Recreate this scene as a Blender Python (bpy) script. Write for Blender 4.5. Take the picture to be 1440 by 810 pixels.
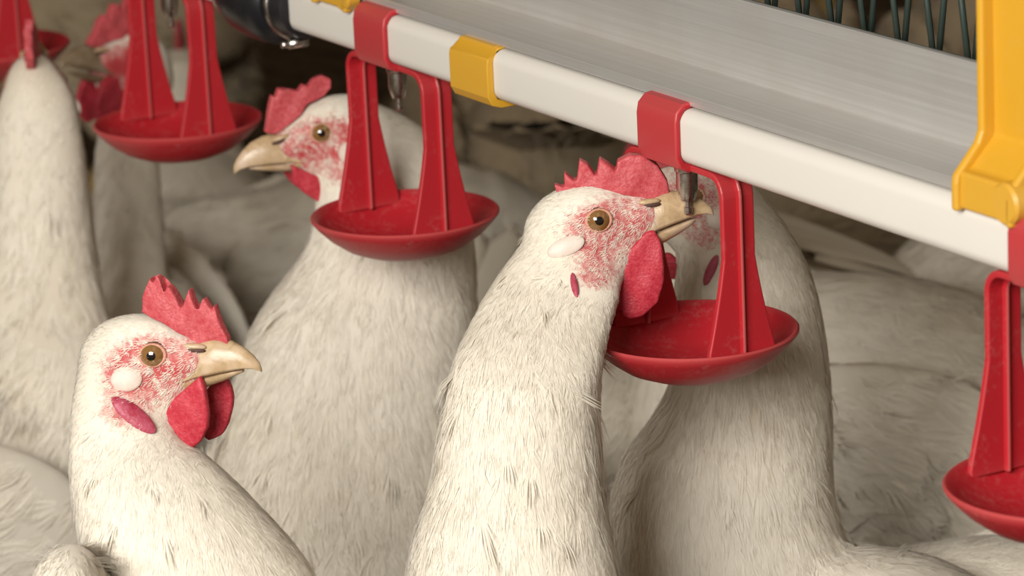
import bpy, bmesh, math, random
import numpy as np
from mathutils import Vector, Matrix
from mathutils.bvhtree import BVHTree

for o in list(bpy.data.objects):
    bpy.data.objects.remove(o)
SC = bpy.context.scene
COL = SC.collection
PI = math.pi
rad = math.radians

# ------------------------------------------------------------------ camera
FPX = 5400.0
PITCH = math.atan(1505 / FPX)
ROLL = rad(2.7)
CAM = Vector((0, 0, 0.79))
FWD = Vector((0, math.cos(PITCH), -math.sin(PITCH)))
UP0 = Vector((0, math.sin(PITCH), math.cos(PITCH)))
R0 = Vector((1, 0, 0))
XC = R0 * math.cos(ROLL) - UP0 * math.sin(ROLL)
YC = R0 * math.sin(ROLL) + UP0 * math.cos(ROLL)
cd = bpy.data.cameras.new('camera')
cam = bpy.data.objects.new('camera', cd)
COL.objects.link(cam)
M = Matrix((XC, YC, -FWD)).transposed().to_4x4()
M.translation = CAM
cam.matrix_world = M
cd.sensor_width = 36.0
cd.lens = 36.0 * FPX / 1440.0
cd.clip_start = 0.05
cd.clip_end = 50
cd.dof.use_dof = True
cd.dof.focus_distance = 1.50
cd.dof.aperture_fstop = 17.0
SC.camera = cam

# ------------------------------------------------------------------ light, exposure
world = bpy.data.worlds.new('world')
SC.world = world
world.use_nodes = True
bg = world.node_tree.nodes['Background']
bg.inputs[0].default_value = (1.0, 0.80, 0.58, 1)
bg.inputs[1].default_value = 0.20


def area(name, loc, target, size, power, col=(1, 0.95, 0.87)):
    l = bpy.data.lights.new(name, 'AREA')
    l.shape = 'RECTANGLE'
    l.size, l.size_y = size
    l.energy = power
    l.color = col
    o = bpy.data.objects.new(name, l)
    COL.objects.link(o)
    o.location = loc
    o.rotation_euler = (Vector(target) - Vector(loc)).to_track_quat('-Z', 'Y').to_euler()
    return o


area('key_light', (-0.56, 0.10, 1.02), (0.0, 1.6, 0.33), (0.80, 0.60), 38, (1, .972, .915))  # unseen soft key light at front left, set close so the back dims
area('ceiling_lamp_light', (0.2, 0.2, 2.6), (0.1, 1.7, 0.2), (0.8, 1.2), 2)
SC.view_settings.view_transform = 'Standard'
SC.view_settings.look = 'None'
SC.view_settings.exposure = 0.0
SC.view_settings.gamma = 1.0
SC.view_settings.use_curve_mapping = False


# ------------------------------------------------------------------ helpers
def P(u, v, d):
    """the world point seen at picture position (u, v), d metres along the optical axis"""
    return CAM + FWD * d + XC * ((u - 720) / FPX * d) + YC * ((405 - v) / FPX * d)


def ray(u, v):
    return (FWD + XC * ((u - 720) / FPX) + YC * ((405 - v) / FPX)).normalized()


def tag(o, label=None, cat=None, group=None, kind=None):
    if label: o['label'] = label
    if cat: o['category'] = cat
    if group: o['group'] = group
    if kind: o['kind'] = kind
    return o


def empty(name, loc):
    o = bpy.data.objects.new(name, None)
    o.empty_display_size = 0.02
    o.location = loc
    COL.objects.link(o)
    return o


def link(name, me, mats, parent=None, smooth=True, origin=None):
    """mesh object whose vertices are given in world space (origin = location of its root)"""
    o = bpy.data.objects.new(name, me)
    COL.objects.link(o)
    for m in (mats if isinstance(mats, (list, tuple)) else [mats]):
        if m.name not in [x.name for x in me.materials if x]:
            me.materials.append(m)
    if origin is not None:
        me.transform(Matrix.Translation(-Vector(origin)))
    if parent is not None:
        o.parent = parent
    if smooth:
        me.polygons.foreach_set('use_smooth', [True] * len(me.polygons))
    me.update()
    return o


def mesh_np(name, V, F):
    """V (n,3), F (m,k) fixed size faces"""
    me = bpy.data.meshes.new(name)
    V = np.ascontiguousarray(V, dtype=np.float32)
    F = np.ascontiguousarray(F, dtype=np.int32)
    k = F.shape[1]
    me.vertices.add(len(V)); me.vertices.foreach_set('co', V.ravel())
    me.loops.add(F.size); me.loops.foreach_set('vertex_index', F.ravel())
    me.polygons.add(len(F))
    me.polygons.foreach_set('loop_start', np.arange(0, F.size, k, dtype=np.int32))
    me.polygons.foreach_set('loop_total', np.full(len(F), k, dtype=np.int32))
    me.update(calc_edges=True)
    me.validate()
    return me


def bm_mesh(name, bm):
    bmesh.ops.recalc_face_normals(bm, faces=bm.faces[:])
    me = bpy.data.meshes.new(name)
    bm.to_mesh(me)
    bm.free()
    return me


def verts_np(me):
    a = np.empty(len(me.vertices) * 3, dtype=np.float32)
    me.vertices.foreach_get('co', a)
    return a.reshape(-1, 3)


def loft(bm, rings, cap=True):
    rv = [[bm.verts.new(p) for p in r] for r in rings]
    n = len(rv[0])
    for a, b in zip(rv, rv[1:]):
        for i in range(n):
            bm.faces.new((a[i], a[(i + 1) % n], b[(i + 1) % n], b[i]))
    if cap:
        for r, rev in ((rv[0], True), (rv[-1], False)):
            c = Vector((0, 0, 0))
            for q in r: c += q.co
            cv = bm.verts.new(c / n)
            for i in range(n):
                bm.faces.new((r[i], r[(i + 1) % n], cv))
    return rv


def ellipsoid(bm, mat, r, seg=24):
    """ellipsoid, mat = 4x4 frame"""
    d = bmesh.ops.create_uvsphere(bm, u_segments=seg, v_segments=seg // 2 + 2, radius=1.0)
    S = Matrix.Diagonal((r[0], r[1], r[2], 1))
    bmesh.ops.transform(bm, matrix=mat @ S, verts=d['verts'])
    return d['verts']


def tube(bm, pts, radii, seg=12, ref=None):
    pts = [Vector(p) for p in pts]
    rings = []
    prev = None
    for i, p in enumerate(pts):
        t = (pts[min(i + 1, len(pts) - 1)] - pts[max(i - 1, 0)]).normalized()
        if prev is None:
            a = Vector(ref) if ref is not None else (Vector((0, 0, 1)) if abs(t.z) < .9 else Vector((1, 0, 0)))
        else:
            a = prev
        a = (a - t * a.dot(t)).normalized()
        prev = a
        b = t.cross(a)
        r = radii[i] if isinstance(radii, (list, tuple)) else radii
        rings.append([p + a * (r * math.cos(2 * PI * k / seg)) + b * (r * math.sin(2 * PI * k / seg)) for k in range(seg)])
    loft(bm, rings)


def lathe(bm, prof, seg=48, mat=Matrix()):
    """closed profile [(r,z)...] around z; points with r=0 allowed at ends"""
    rings = []
    for r, z in prof:
        if r < 1e-9:
            rings.append([bm.verts.new(mat @ Vector((0, 0, z)))])
        else:
            rings.append([bm.verts.new(mat @ Vector((r * math.cos(2 * PI * k / seg), r * math.sin(2 * PI * k / seg), z))) for k in range(seg)])
    for a, b in zip(rings, rings[1:]):
        if len(a) == 1 and len(b) == 1: continue
        for k in range(seg):
            k2 = (k + 1) % seg
            if len(a) == 1: bm.faces.new((a[0], b[k], b[k2]))
            elif len(b) == 1: bm.faces.new((a[k], a[k2], b[0]))
            else: bm.faces.new((a[k], a[k2], b[k2], b[k]))


def smooth_np(me, iters, lam=0.5, mu=None):
    V = verts_np(me).astype(np.float64)
    E = np.empty(len(me.edges) * 2, dtype=np.int32)
    me.edges.foreach_get('vertices', E)
    E = E.reshape(-1, 2)
    n = len(V)
    deg = np.bincount(E.ravel(), minlength=n)[:, None].clip(1)
    for it in range(iters):
        for s in ((lam,) if mu is None else (lam, mu)):
            acc = np.zeros_like(V)
            for ax in range(3):
                acc[:, ax] = np.bincount(E[:, 0], V[E[:, 1], ax], n) + np.bincount(E[:, 1], V[E[:, 0], ax], n)
            V += s * (acc / deg - V)
    me.vertices.foreach_set('co', V.astype(np.float32).ravel())
    me.update()


def remesh(bm, voxel, iters, name='m'):
    me = bm_mesh(name + '_raw', bm)
    o = bpy.data.objects.new('tmp', me)
    COL.objects.link(o)
    md = o.modifiers.new('r', 'REMESH')
    md.mode = 'VOXEL'
    md.voxel_size = voxel
    md.adaptivity = 0
    dg = bpy.context.evaluated_depsgraph_get()
    out = bpy.data.meshes.new_from_object(o.evaluated_get(dg))
    bpy.data.objects.remove(o)
    bpy.data.meshes.remove(me)
    out.name = name
    if iters: smooth_np(out, iters)
    return out


# ------------------------------------------------------------------ materials
class NT:
    def __init__(s, name):
        s.m = bpy.data.materials.new(name)
        s.m.use_nodes = True
        s.t = s.m.node_tree
        s.b = s.t.nodes['Principled BSDF']
        s.tc = s.n('ShaderNodeTexCoord')

    def n(s, typ, **kw):
        nd = s.t.nodes.new(typ)
        for k, v in kw.items(): setattr(nd, k, v)
        return nd

    def l(s, a, b): s.t.links.new(a, b)

    def noise(s, scale, detail=4, rough=.55, vec=None, dist=0):
        nd = s.n('ShaderNodeTexNoise')
        nd.inputs['Scale'].default_value = scale
        nd.inputs['Detail'].default_value = detail
        nd.inputs['Roughness'].default_value = rough
        nd.inputs['Distortion'].default_value = dist
        s.l(vec if vec is not None else s.tc.outputs['Object'], nd.inputs['Vector'])
        return nd.outputs['Fac']

    def ramp(s, fac, stops):
        nd = s.n('ShaderNodeValToRGB')
        el = nd.color_ramp.elements
        while len(el) < len(stops): el.new(.5)
        for e, (p, c) in zip(el, stops):
            e.position = p
            e.color = (c, c, c, 1) if isinstance(c, (int, float)) else (*c, 1)
        s.l(fac, nd.inputs[0])
        return nd.outputs[0]

    def mix(s, fac, a, b, mode='MIX'):
        nd = s.n('ShaderNodeMix', data_type='RGBA', blend_type=mode)
        for v, i in ((fac, 0), (a, 6), (b, 7)):
            if hasattr(v, 'is_output'): s.l(v, nd.inputs[i])
            elif isinstance(v, (int, float)): nd.inputs[i].default_value = v if i == 0 else (v, v, v, 1)
            else: nd.inputs[i].default_value = (*v, 1)
        return nd.outputs[2]

    def math(s, op, a, b=0.0):
        nd = s.n('ShaderNodeMath', operation=op)
        for v, i in ((a, 0), (b, 1)):
            if hasattr(v, 'is_output'): s.l(v, nd.inputs[i])
            else: nd.inputs[i].default_value = v
        return nd.outputs[0]

    def attr(s, name):
        nd = s.n('ShaderNodeAttribute')
        nd.attribute_name = name
        return nd.outputs['Fac']

    def bump(s, h, strength, dist=.001, prev=None):
        nd = s.n('ShaderNodeBump')
        nd.inputs['Strength'].default_value = strength
        nd.inputs['Distance'].default_value = dist
        s.l(h, nd.inputs['Height'])
        if prev is not None: s.l(prev, nd.inputs['Normal'])
        return nd.outputs[0]

    def set(s, **kw):
        names = dict(base='Base Color', rough='Roughness', metal='Metallic', sss='Subsurface Weight', spec='Specular IOR Level',
                     sheen='Sheen Weight', coat='Coat Weight', normal='Normal', aniso='Anisotropic', sssr='Subsurface Radius', ssss='Subsurface Scale',
                     trans='Transmission Weight', coatr='Coat Roughness', sheenr='Sheen Roughness')
        for k, v in kw.items():
            i = s.b.inputs[names[k]]
            if hasattr(v, 'is_output'): s.l(v, i)
            elif isinstance(v, tuple) and k == 'base': i.default_value = (*v, 1)
            else: i.default_value = v
        return s


FEATHER = (0.74, 0.685, 0.59)
STAIN = (0.50, 0.38, 0.22)
PINK = (0.63, 0.34, 0.30)
RED = (0.56, 0.045, 0.06)


def plumage_material(name, base, with_face):
    t = NT(name)
    big = t.noise(9, 4, .6)
    st = t.ramp(big, [(.46, 0), (.72, 1)])
    fine = t.noise(70, 5, .65)
    c = t.mix(t.math('MULTIPLY', st, .38), base, STAIN)
    c = t.mix(t.math('MULTIPLY', t.ramp(fine, [(.5, 0), (.78, 1)]), .22), c, tuple(x * .8 for x in base))
    # scattered small dirt flecks
    spk = t.ramp(t.noise(160, 2, .5), [(.72, 0), (.80, 1)])
    spk = t.math('MULTIPLY', spk, t.ramp(t.noise(16, 2, .5), [(.58, 0), (.72, 1)]))
    c = t.mix(t.math('MULTIPLY', spk, .55), c, (.20, .12, .06))
    tint = t.attr('tint')
    if with_face:
        f = t.attr('face')
        fn = t.math('ADD', f, t.math('MULTIPLY', t.math('SUBTRACT', t.noise(520, 4, .65), .5), .9))
        fm = t.ramp(fn, [(.42, 0), (.72, 1)])
        skin = t.mix(t.ramp(t.noise(420, 5, .7), [(.38, 0), (.62, 1)]), (.46, .125, .125), PINK)
        rr = t.attr('red')
        skin = t.mix(rr, skin, (.46, .05, .055))
        c = t.mix(fm, c, skin)
        w = t.noise(900, 3, .6)
        nb = t.bump(t.math('MULTIPLY', w, f), .4, .0012)
        nb = t.bump(t.math('MULTIPLY', t.noise(260, 5, .7), f), .5, .002, nb)
        t.set(normal=nb)
    else:
        c = t.mix(tint, c, tuple(min(1, x * 1.12) for x in base))
    t.set(base=c, rough=.75, spec=.15, sheen=.12, sheenr=.5)
    if with_face:
        t.set(sss=.12, ssss=.006)
        t.b.inputs['Subsurface Radius'].default_value = (1, .5, .35)
    else:
        # thin barbs let some light through
        tr = t.n('ShaderNodeBsdfTranslucent')
        t.l(c, tr.inputs[0])
        mx = t.n('ShaderNodeMixShader')
        mx.inputs[0].default_value = .08
        t.l(t.b.outputs[0], mx.inputs[1]); t.l(tr.outputs[0], mx.inputs[2])
        t.l(mx.outputs[0], t.t.nodes['Material Output'].inputs[0])
    return t.m


MAT = {}
MAT['skin_body'] = plumage_material('white_feathered_skin', FEATHER, True)
MAT['plumage'] = plumage_material('white_feathers', FEATHER, False)
TAN = (.46, .37, .25)  # tan base in place of white for some hens at the back
MAT['skin_tan'] = plumage_material('tan_feathered_skin', TAN, True)
MAT['plumage_tan'] = plumage_material('tan_feathers', TAN, False)


def flesh(name, c1, c2, scale=500, bs=.28):
    t = NT(name)
    n = t.noise(scale, 5, .65)
    v = t.n('ShaderNodeTexVoronoi'); v.inputs['Scale'].default_value = 900
    t.l(t.tc.outputs['Object'], v.inputs['Vector'])
    c = t.mix(t.ramp(n, [(.35, 0), (.68, 1)]), c1, c2)
    # dry pale scuffs
    c = t.mix(t.math('MULTIPLY', t.ramp(t.noise(1400, 3, .6), [(.6, 0), (.75, 1)]), .35), c, (.72, .36, .34))
    nb = t.bump(n, bs, .0015)
    nb = t.bump(v.outputs['Distance'], bs * .6, .0008, nb)
    t.set(base=c, rough=.45, spec=.35, sss=.15, ssss=.004, normal=nb)
    return t.m


MAT['comb'] = flesh('comb_red_flesh', (.43, .045, .058), (.54, .105, .115))
MAT['wattle'] = flesh('wattle_red_flesh', (.40, .018, .036), (.50, .05, .07))
MAT['lobe'] = flesh('pale_ear_flesh', (.68, .60, .52), (.63, .49, .43), 120, .1)
MAT['purple'] = flesh('purple_ear_flesh', (.33, .02, .045), (.44, .10, .15), 160, .3)
MAT['lid'] = flesh('eyelid_flesh', (.52, .22, .15), (.60, .32, .22), 700)


def beak_material(name='beak_horn', k=1.0):
    t = NT(name)
    mp = t.n('ShaderNodeMapping'); mp.inputs['Scale'].default_value = (1, 1, 1)
    n = t.noise(160, 4, .6, dist=1.5)
    c = t.mix(t.ramp(n, [(.35, 0), (.7, 1)]), tuple(x * k for x in (.50, .36, .21)), tuple(x * k for x in (.35, .235, .13)))
    c = t.mix(t.ramp(t.noise(90, 2, .5), [(.5, 0), (.7, 1)]), c, tuple(x * k for x in (.56, .42, .30)))
    t.set(base=c, rough=.3, spec=.4, sss=.08, ssss=.003, normal=t.bump(t.noise(700, 3, .6), .15, .0006))
    return t.m


MAT['beak'] = beak_material()
MAT['beak_brown'] = beak_material('beak_brown_horn', .45)


def plain(name, col, rough=.5, **kw):
    t = NT(name)
    n = t.noise(220, 4, .6)
    c = t.mix(t.ramp(n, [(.3, 0), (.75, 1)]), tuple(x * .88 for x in col), col)
    t.set(base=c, rough=rough, **kw)
    return t.m


MAT['pupil'] = plain('eye_pupil_black', (.006, .005, .005), .08, coat=1.0)
MAT['iris'] = plain('eye_iris_amber', (.215, .105, .032), .12, coat=1.0)
MAT['eyewhite'] = plain('eye_rim_dark', (.10, .05, .03), .25)
MAT['nostril'] = plain('nostril_dark', (.08, .035, .025), .7)
MAT['leg'] = plain('scaly_leg_yellow', (.55, .38, .14), .6)


def plastic(name, col, dust=.25, dustcol=(.55, .42, .36), rough=.42):
    t = NT(name)
    n = t.noise(45, 5, .7)
    sp = t.noise(420, 3, .6)
    m = t.math('MULTIPLY', t.ramp(n, [(.45, 0), (.75, 1)]), t.ramp(sp, [(.45, 0), (.7, 1)]))
    geo = t.n('ShaderNodeNewGeometry')
    edge = t.ramp(geo.outputs['Pointiness'], [(.52, 0), (.60, 1)])
    m2 = t.math('MAXIMUM', t.math('MULTIPLY', m, dust), t.math('MULTIPLY', edge, dust * .6))
    c = t.mix(m2, col, dustcol)
    r = t.math('ADD', t.math('MULTIPLY', n, .2), rough - .1)
    t.set(base=c, rough=r, spec=.4, normal=t.bump(t.noise(900, 3, .6), .08, .0004))
    return t.m


MAT['red'] = plastic('red_plastic', (.40, .012, .02))
MAT['yellow'] = plastic('yellow_plastic', (.57, .30, .020), .2, (.55, .42, .22))
MAT['pipe'] = plastic('white_pipe_plastic', (.66, .63, .58), .12, (.45, .38, .28), .35)
MAT['rubber'] = plastic('black_rubber', (.010, .010, .012), .10, (.2, .19, .17), .35)


def metal(name, col, rough, axis=None, mt=1.0):
    t = NT(name)
    mp0 = t.n('ShaderNodeMapping')
    t.l(t.tc.outputs['Object'], mp0.inputs['Vector'])
    mp = t.n('ShaderNodeMapping')
    t.l(mp0.outputs[0], mp.inputs['Vector'])
    if axis is not None:
        mp0.inputs['Rotation'].default_value = (0, 0, -math.atan2(axis[1], axis[0]))
        mp.inputs['Scale'].default_value = (5, 700, 700)
    n = t.noise(1.0 if axis is not None else 400, 4, .6, mp.outputs[0])
    sm = t.noise(25, 4, .6)
    c = t.mix(t.ramp(n, [(.3, 0), (.7, 1)]), tuple(x * .84 for x in col), col)
    c = t.mix(t.math('MULTIPLY', t.ramp(sm, [(.45, 0), (.7, 1)]), .25), c, tuple(x * y for x, y in zip(col, (.8, .72, .66))))
    r = t.math('ADD', t.math('MULTIPLY', n, .12), rough - .06)
    t.set(base=c, metal=mt, rough=r, normal=t.bump(n, .06, .0003))
    return t.m


# ------------------------------------------------------------------ drinker line frame
hd = math.atan2(3153, math.sqrt(FPX ** 2 + 1505 ** 2))
T = Vector((math.sin(hd), -math.cos(hd), 0))        # along the pipe, towards the viewer
BK = Vector((math.cos(hd), math.sin(hd), 0))        # across the pipe, away from the viewer
UZ = Vector((0, 0, 1))
LN0 = P(965, 218, 1.5)                              # bottom middle of the pipe over the third nipple
PITCH_S = 0.238
MM = 0.001


def L(s, n, z):
    """drinker line coordinates in mm: s along, n back from the pipe's front face, z above its underside"""
    return LN0 + T * (s * MM) + BK * ((n - 11) * MM) + UZ * (z * MM)


LFR = Matrix(((T.x, BK.x, 0, 0), (T.y, BK.y, 0, 0), (0, 0, 1, 0), (0, 0, 0, 1)))


def sframe(s, n=11, z=0):
    m = LFR.copy(); m.translation = L(s, n, z)
    return m


MAT['alu'] = metal('brushed_aluminium', (.66, .645, .62), .36, (T.x, T.y), .6)
MAT['steel'] = metal('nipple_steel', (.62, .58, .54), .28)
MAT['wire'] = plastic('dark_green_coated_wire', (.018, .034, .028), .1, (.2, .2, .17), .5)

# ------------------------------------------------------------------ setting
def litter():
    t = NT('brown_litter')
    n = t.noise(30, 6, .7)
    c = t.mix(t.ramp(n, [(.35, 0), (.7, 1)]), (.05, .034, .02), (.17, .12, .075))
    t.set(base=c, rough=.95, spec=.1, normal=t.bump(t.noise(160, 5, .7), .8, .006))
    return t.m


def wallm():
    t = NT('dark_grey_shed_wall')
    n = t.noise(5, 5, .6)
    c = t.mix(n, (.028, .029, .026), (.06, .058, .05))
    t.set(base=c, rough=.85)
    return t.m


def grid_floor():
    n = 90
    xs = np.linspace(-2.6, 2.6, n); ys = np.linspace(-0.4, 4.2, n)
    X, Y = np.meshgrid(xs, ys)
    rng = np.random.RandomState(3)
    Z = -0.006 + 0.004 * np.sin(X * 23 + 2 * np.sin(Y * 17)) * np.sin(Y * 29) + rng.normal(0, .0012, X.shape)
    V = np.stack([X.ravel(), Y.ravel(), Z.ravel()], 1)
    i = np.arange(n * n).reshape(n, n)
    F = np.stack([i[:-1, :-1].ravel(), i[:-1, 1:].ravel(), i[1:, 1:].ravel(), i[1:, :-1].ravel()], 1)
    return mesh_np('floor', V, F)


tag(link('floor', grid_floor(), litter()), kind='structure')
bm = bmesh.new()
bmesh.ops.create_cube(bm, size=1, matrix=Matrix.Translation((0, 4.25, 1.2)) @ Matrix.Diagonal((5.2, .1, 2.5, 1)))
tag(link('wall_back', bm_mesh('wall_back', bm), wallm(), smooth=False), kind='structure')


# ------------------------------------------------------------------ drinker line
def prism(bm, prof, s0, s1):
    """closed (n,z) profile swept from s0 to s1"""
    a = [bm.verts.new(L(s0, n, z)) for n, z in prof]
    b = [bm.verts.new(L(s1, n, z)) for n, z in prof]
    k = len(prof)
    for i in range(k):
        bm.faces.new((a[i], a[(i + 1) % k], b[(i + 1) % k], b[i]))
    bm.faces.new(a[::-1]); bm.faces.new(b)


def rrect(n0, z0, n1, z1, r, k=5):
    out = []
    for cn, cz, a0 in ((n1 - r, z1 - r, 0), (n0 + r, z1 - r, 90), (n0 + r, z0 + r, 180), (n1 - r, z0 + r, 270)):
        for i in range(k + 1):
            a = rad(a0 + 90 * i / k)
            out.append((cn + r * math.cos(a), cz + r * math.sin(a)))
    return out


def bevel(o, w=.0006, seg=2, ang=35):
    md = o.modifiers.new('bevel', 'BEVEL')
    md.width = w; md.segments = seg
    md.limit_method = 'ANGLE'; md.angle_limit = rad(ang)
    return o


def autosmooth(o, ang=35):
    me = o.data
    bm = bmesh.new(); bm.from_mesh(me)
    for e in bm.edges:
        if len(e.link_faces) == 2 and e.calc_face_angle(0) > rad(ang): e.smooth = False
    for f in bm.faces: f.smooth = True
    bm.to_mesh(me); bm.free()
    return o


def fixroot(name, s, n=11, z=0):
    return empty(name, L(s, n, z))


# pipe: two lengths that meet inside the rubber coupling
S_COUP = -358
bm = bmesh.new(); prism(bm, rrect(0, 0, 22, 22, 5.5, 8), S_COUP + 2, 620)
o = autosmooth(link('drinker_pipe', bm_mesh('drinker_pipe', bm), MAT['pipe'], origin=L(0, 11, 0), parent=None), 30)
o.location = L(0, 11, 0)
tag(o, 'white square plastic water pipe from the black coupling down to the right', 'pipe', 'white drinker pipe lengths')
bm = bmesh.new(); prism(bm, rrect(0, 0, 22, 22, 5.5, 8), -1700, S_COUP - 2)
o = autosmooth(link('drinker_pipe', bm_mesh('drinker_pipe', bm), MAT['pipe'], origin=L(-700, 11, 0)), 30)
o.location = L(-700, 11, 0)
tag(o, 'short piece of white pipe seen above the leftmost whole red cup, beyond the black coupling', 'pipe', 'white drinker pipe lengths')

# aluminium rail
bm = bmesh.new()
prism(bm, [(4.5, 23), (37, 23), (37, 59.5), (34, 59.5), (34, 27.6), (4.5, 27.6)], -1700, 620)
o = link('aluminium_rail', bm_mesh('aluminium_rail', bm), MAT['alu'], origin=L(0, 11, 0), smooth=False)
o.location = L(0, 11, 0)
bevel(o, .0004)
tag(o, 'long grey brushed aluminium angle rail above the white pipe', 'rail')


# wire mesh above the rail
def wire_mesh():
    r = fixroot('wire_mesh_panel', 0, 60, 60)
    tag(r, 'dark green wire mesh panel rising behind the aluminium rail', 'mesh')
    org = r.location
    nb = 62
    bm = bmesh.new(); tube(bm, [L(-1300, nb, 48.5), L(620, nb, 48.5)], .0019, 8)
    link('bottom_wire', bm_mesh('bottom_wire', bm), MAT['wire'], r, origin=org)
    bm = bmesh.new(); tube(bm, [L(-1300, nb, 309.5), L(620, nb, 309.5)], .0019, 8)
    link('top_wire', bm_mesh('top_wire', bm), MAT['wire'], r, origin=org)
    bm = bmesh.new()
    s = -1290
    while s < 600:
        for sg in (-1, 1):
            pts = []
            for k in range(13):
                zz = 48.5 + 261 * k / 12
                pts.append(L(s + sg * 44 * k / 12, nb + sg * 1.4, zz))
            tube(bm, pts, .00125, 6)
        s += 22
    link('mesh_wires', bm_mesh('mesh_wires', bm), MAT['wire'], r, origin=org)


wire_mesh()


# rubber coupling with two steel clamps
def coupling():
    r = fixroot('pipe_coupling', S_COUP)
    tag(r, 'black rubber coupling with steel hose clamps joining the white pipe', 'coupling')
    org = r.location
    rot = Matrix.Rotation(PI / 2, 4, 'Y')
    fr = sframe(S_COUP, 11, 11) @ rot
    bm = bmesh.new()
    prof = [(0, -37), (15.2, -37), (16, -36), (16, -27), (17.5, -25), (20.6, -21), (22.4, -14), (22.9, -4), (22.9, 4), (22.4, 12), (20.6, 17.5), (17.2, 20), (17.0, 30), (15.6, 37), (13, 38), (0, 38)]
    lathe(bm, [(a * MM, b * MM) for a, b in prof], 48, fr)
    autosmooth(link('rubber_sleeve', bm_mesh('sleeve', bm), MAT['rubber'], r, origin=org), 40)
    for s in (-30.5, 27):
        bm = bmesh.new()
        lathe(bm, [(a * MM, (b + s) * MM) for a, b in ((15, -1.5), (17.6, -1.5), (18.0, -1.1), (18.0, 1.1), (17.6, 1.5), (15, 1.5))], 48, fr)
        c = autosmooth(link('hose_clamp', bm_mesh('clamp', bm), MAT['steel'], r, origin=org), 30)
        if s < 0: continue
        bm = bmesh.new()
        a = L(S_COUP + s + 4, 8, -7.0)
        tube(bm, [a - BK * .006, a + BK * .0035], [.0024, .0024], 10)
        tube(bm, [a - BK * .0095, a - BK * .006], [.0016, .0016], 6)
        link('clamp_screw', bm_mesh('screw', bm), MAT['steel'], c, origin=org)


coupling()


# drip cup: clip on the pipe, two ribbed arms, round bowl
def arm_mesh(sg):
    bm = bmesh.new()
    path = [(sg * 12, -1.5)]
    path += [(sg * 27, -1.8)]
    for i in range(1, 7):
        a = rad(90 * i / 6)
        path.append((sg * (27 + 8 * math.sin(a)), -1.8 - 8 * (1 - math.cos(a))))
    for z in np.linspace(-16, -76, 21): path.append((sg * 35, float(z)))
    rings = []
    for i, (s, z) in enumerate(path):
        s0, z0 = path[max(i - 1, 0)]; s1, z1 = path[min(i + 1, len(path) - 1)]
        t = Vector((s1 - s0, 0, z1 - z0)).normalized()
        nn = Vector((-t.z, 0, t.x)) * 1.35
        f = max(0.0, min(1.0, (-z - 34) / 38.0))
        hw = 7.3 + 8.2 * f * (0.75 + 0.25 * f)
        rings.append([L_off(s + nn.x * a, b * hw, z + nn.z * a) for a, b in ((-1, -1), (1, -1), (1, 1), (-1, 1))])
    loft(bm, rings)
    # ribs: raised along both faces
    for side in (-1, 1):
        pts = [(s, z) for s, z in path[2:]]
        rg = []
        for i, (s, z) in enumerate(pts):
            s0, z0 = pts[max(i - 1, 0)]; s1, z1 = pts[min(i + 1, len(pts) - 1)]
            t = Vector((s1 - s0, 0, z1 - z0)).normalized()
            nn = Vector((-t.z, 0, t.x)) * side
            hh = 3.4
            rg.append([L_off(s + nn.x * a, b, z + nn.z * a) for a, b in ((0.6, -1.15), (hh, -.8), (hh, .8), (.6, 1.15))])
        loft(bm, rg)
    return bm


def L_off(s, n, z):
    return LFR @ Vector((s * MM, n * MM, z * MM))


def cup_bowl():
    bm = bmesh.new()
    R = 42.3
    prof = [(0, -89), (13, -89), (20, -88.2), (28, -85), (35, -80), (40, -75.0), (R, -72.2), (R + .1, -71.3), (R - .6, -70.6), (R - 1.6, -70.8),
            (38.2, -74), (33, -78.5), (26, -82.6), (18, -85), (0, -86)]
    lathe(bm, [(a * MM, b * MM) for a, b in prof], 72, LFR)
    return bm


def cup_clip():
    bm = bmesh.new()
    # jaw around the front, top and underside of the pipe (s -14.3 .. 14.3)
    prof_out = [(-2.6, 3), (-2.6, 17), (-1.8, 21), (1.5, 24.2), (6, 24.8), (17, 24.8), (22, 23.6), (24.4, 20), (24.4, 12),
                (22.4, 12), (22.4, 19), (20.5, 21.6), (17, 22.3), (6, 22.3), (2.2, 21.4), (.1, 18), (-.05, 4), (1.5, 1.2), (5.2, -.1), (18.5, -.1), (18.5, -3.2), (3, -3.2), (-.8, -1.2)]
    a = [bm.verts.new(L_off(-14.3, n - 11, z)) for n, z in prof_out]
    b = [bm.verts.new(L_off(14.3, n - 11, z)) for n, z in prof_out]
    k = len(a)
    for i in range(k): bm.faces.new((a[i], a[(i + 1) % k], b[(i + 1) % k], b[i]))
    bm.faces.new(a[::-1]); bm.faces.new(b)
    return bm


clip_me = bm_mesh('cup_clip', cup_clip())
bowl_me = bm_mesh('cup_bowl', cup_bowl())
arms_me = [bm_mesh('cup_arm', arm_mesh(sg)) for sg in (-1, 1)]


def drip_cup(s, tilt, label):
    r = empty('drip_cup', L(s, 11, 0))
    r.rotation_euler = (rad(tilt[0]), rad(tilt[1]), 0)
    tag(r, label, 'drip cup', 'red drip cups hanging on the drinker pipe')
    o = link('clip', clip_me, MAT['red'], r, smooth=False); autosmooth(o, 30)
    if not o.modifiers: bevel(o, .0009, 3, 40)
    for m in arms_me:
        o = link('arm', m, MAT['red'], r, smooth=False)
        bevel(o, .0008, 3, 40)
    o = link('bowl', bowl_me, MAT['red'], r); autosmooth(o, 50)


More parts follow.
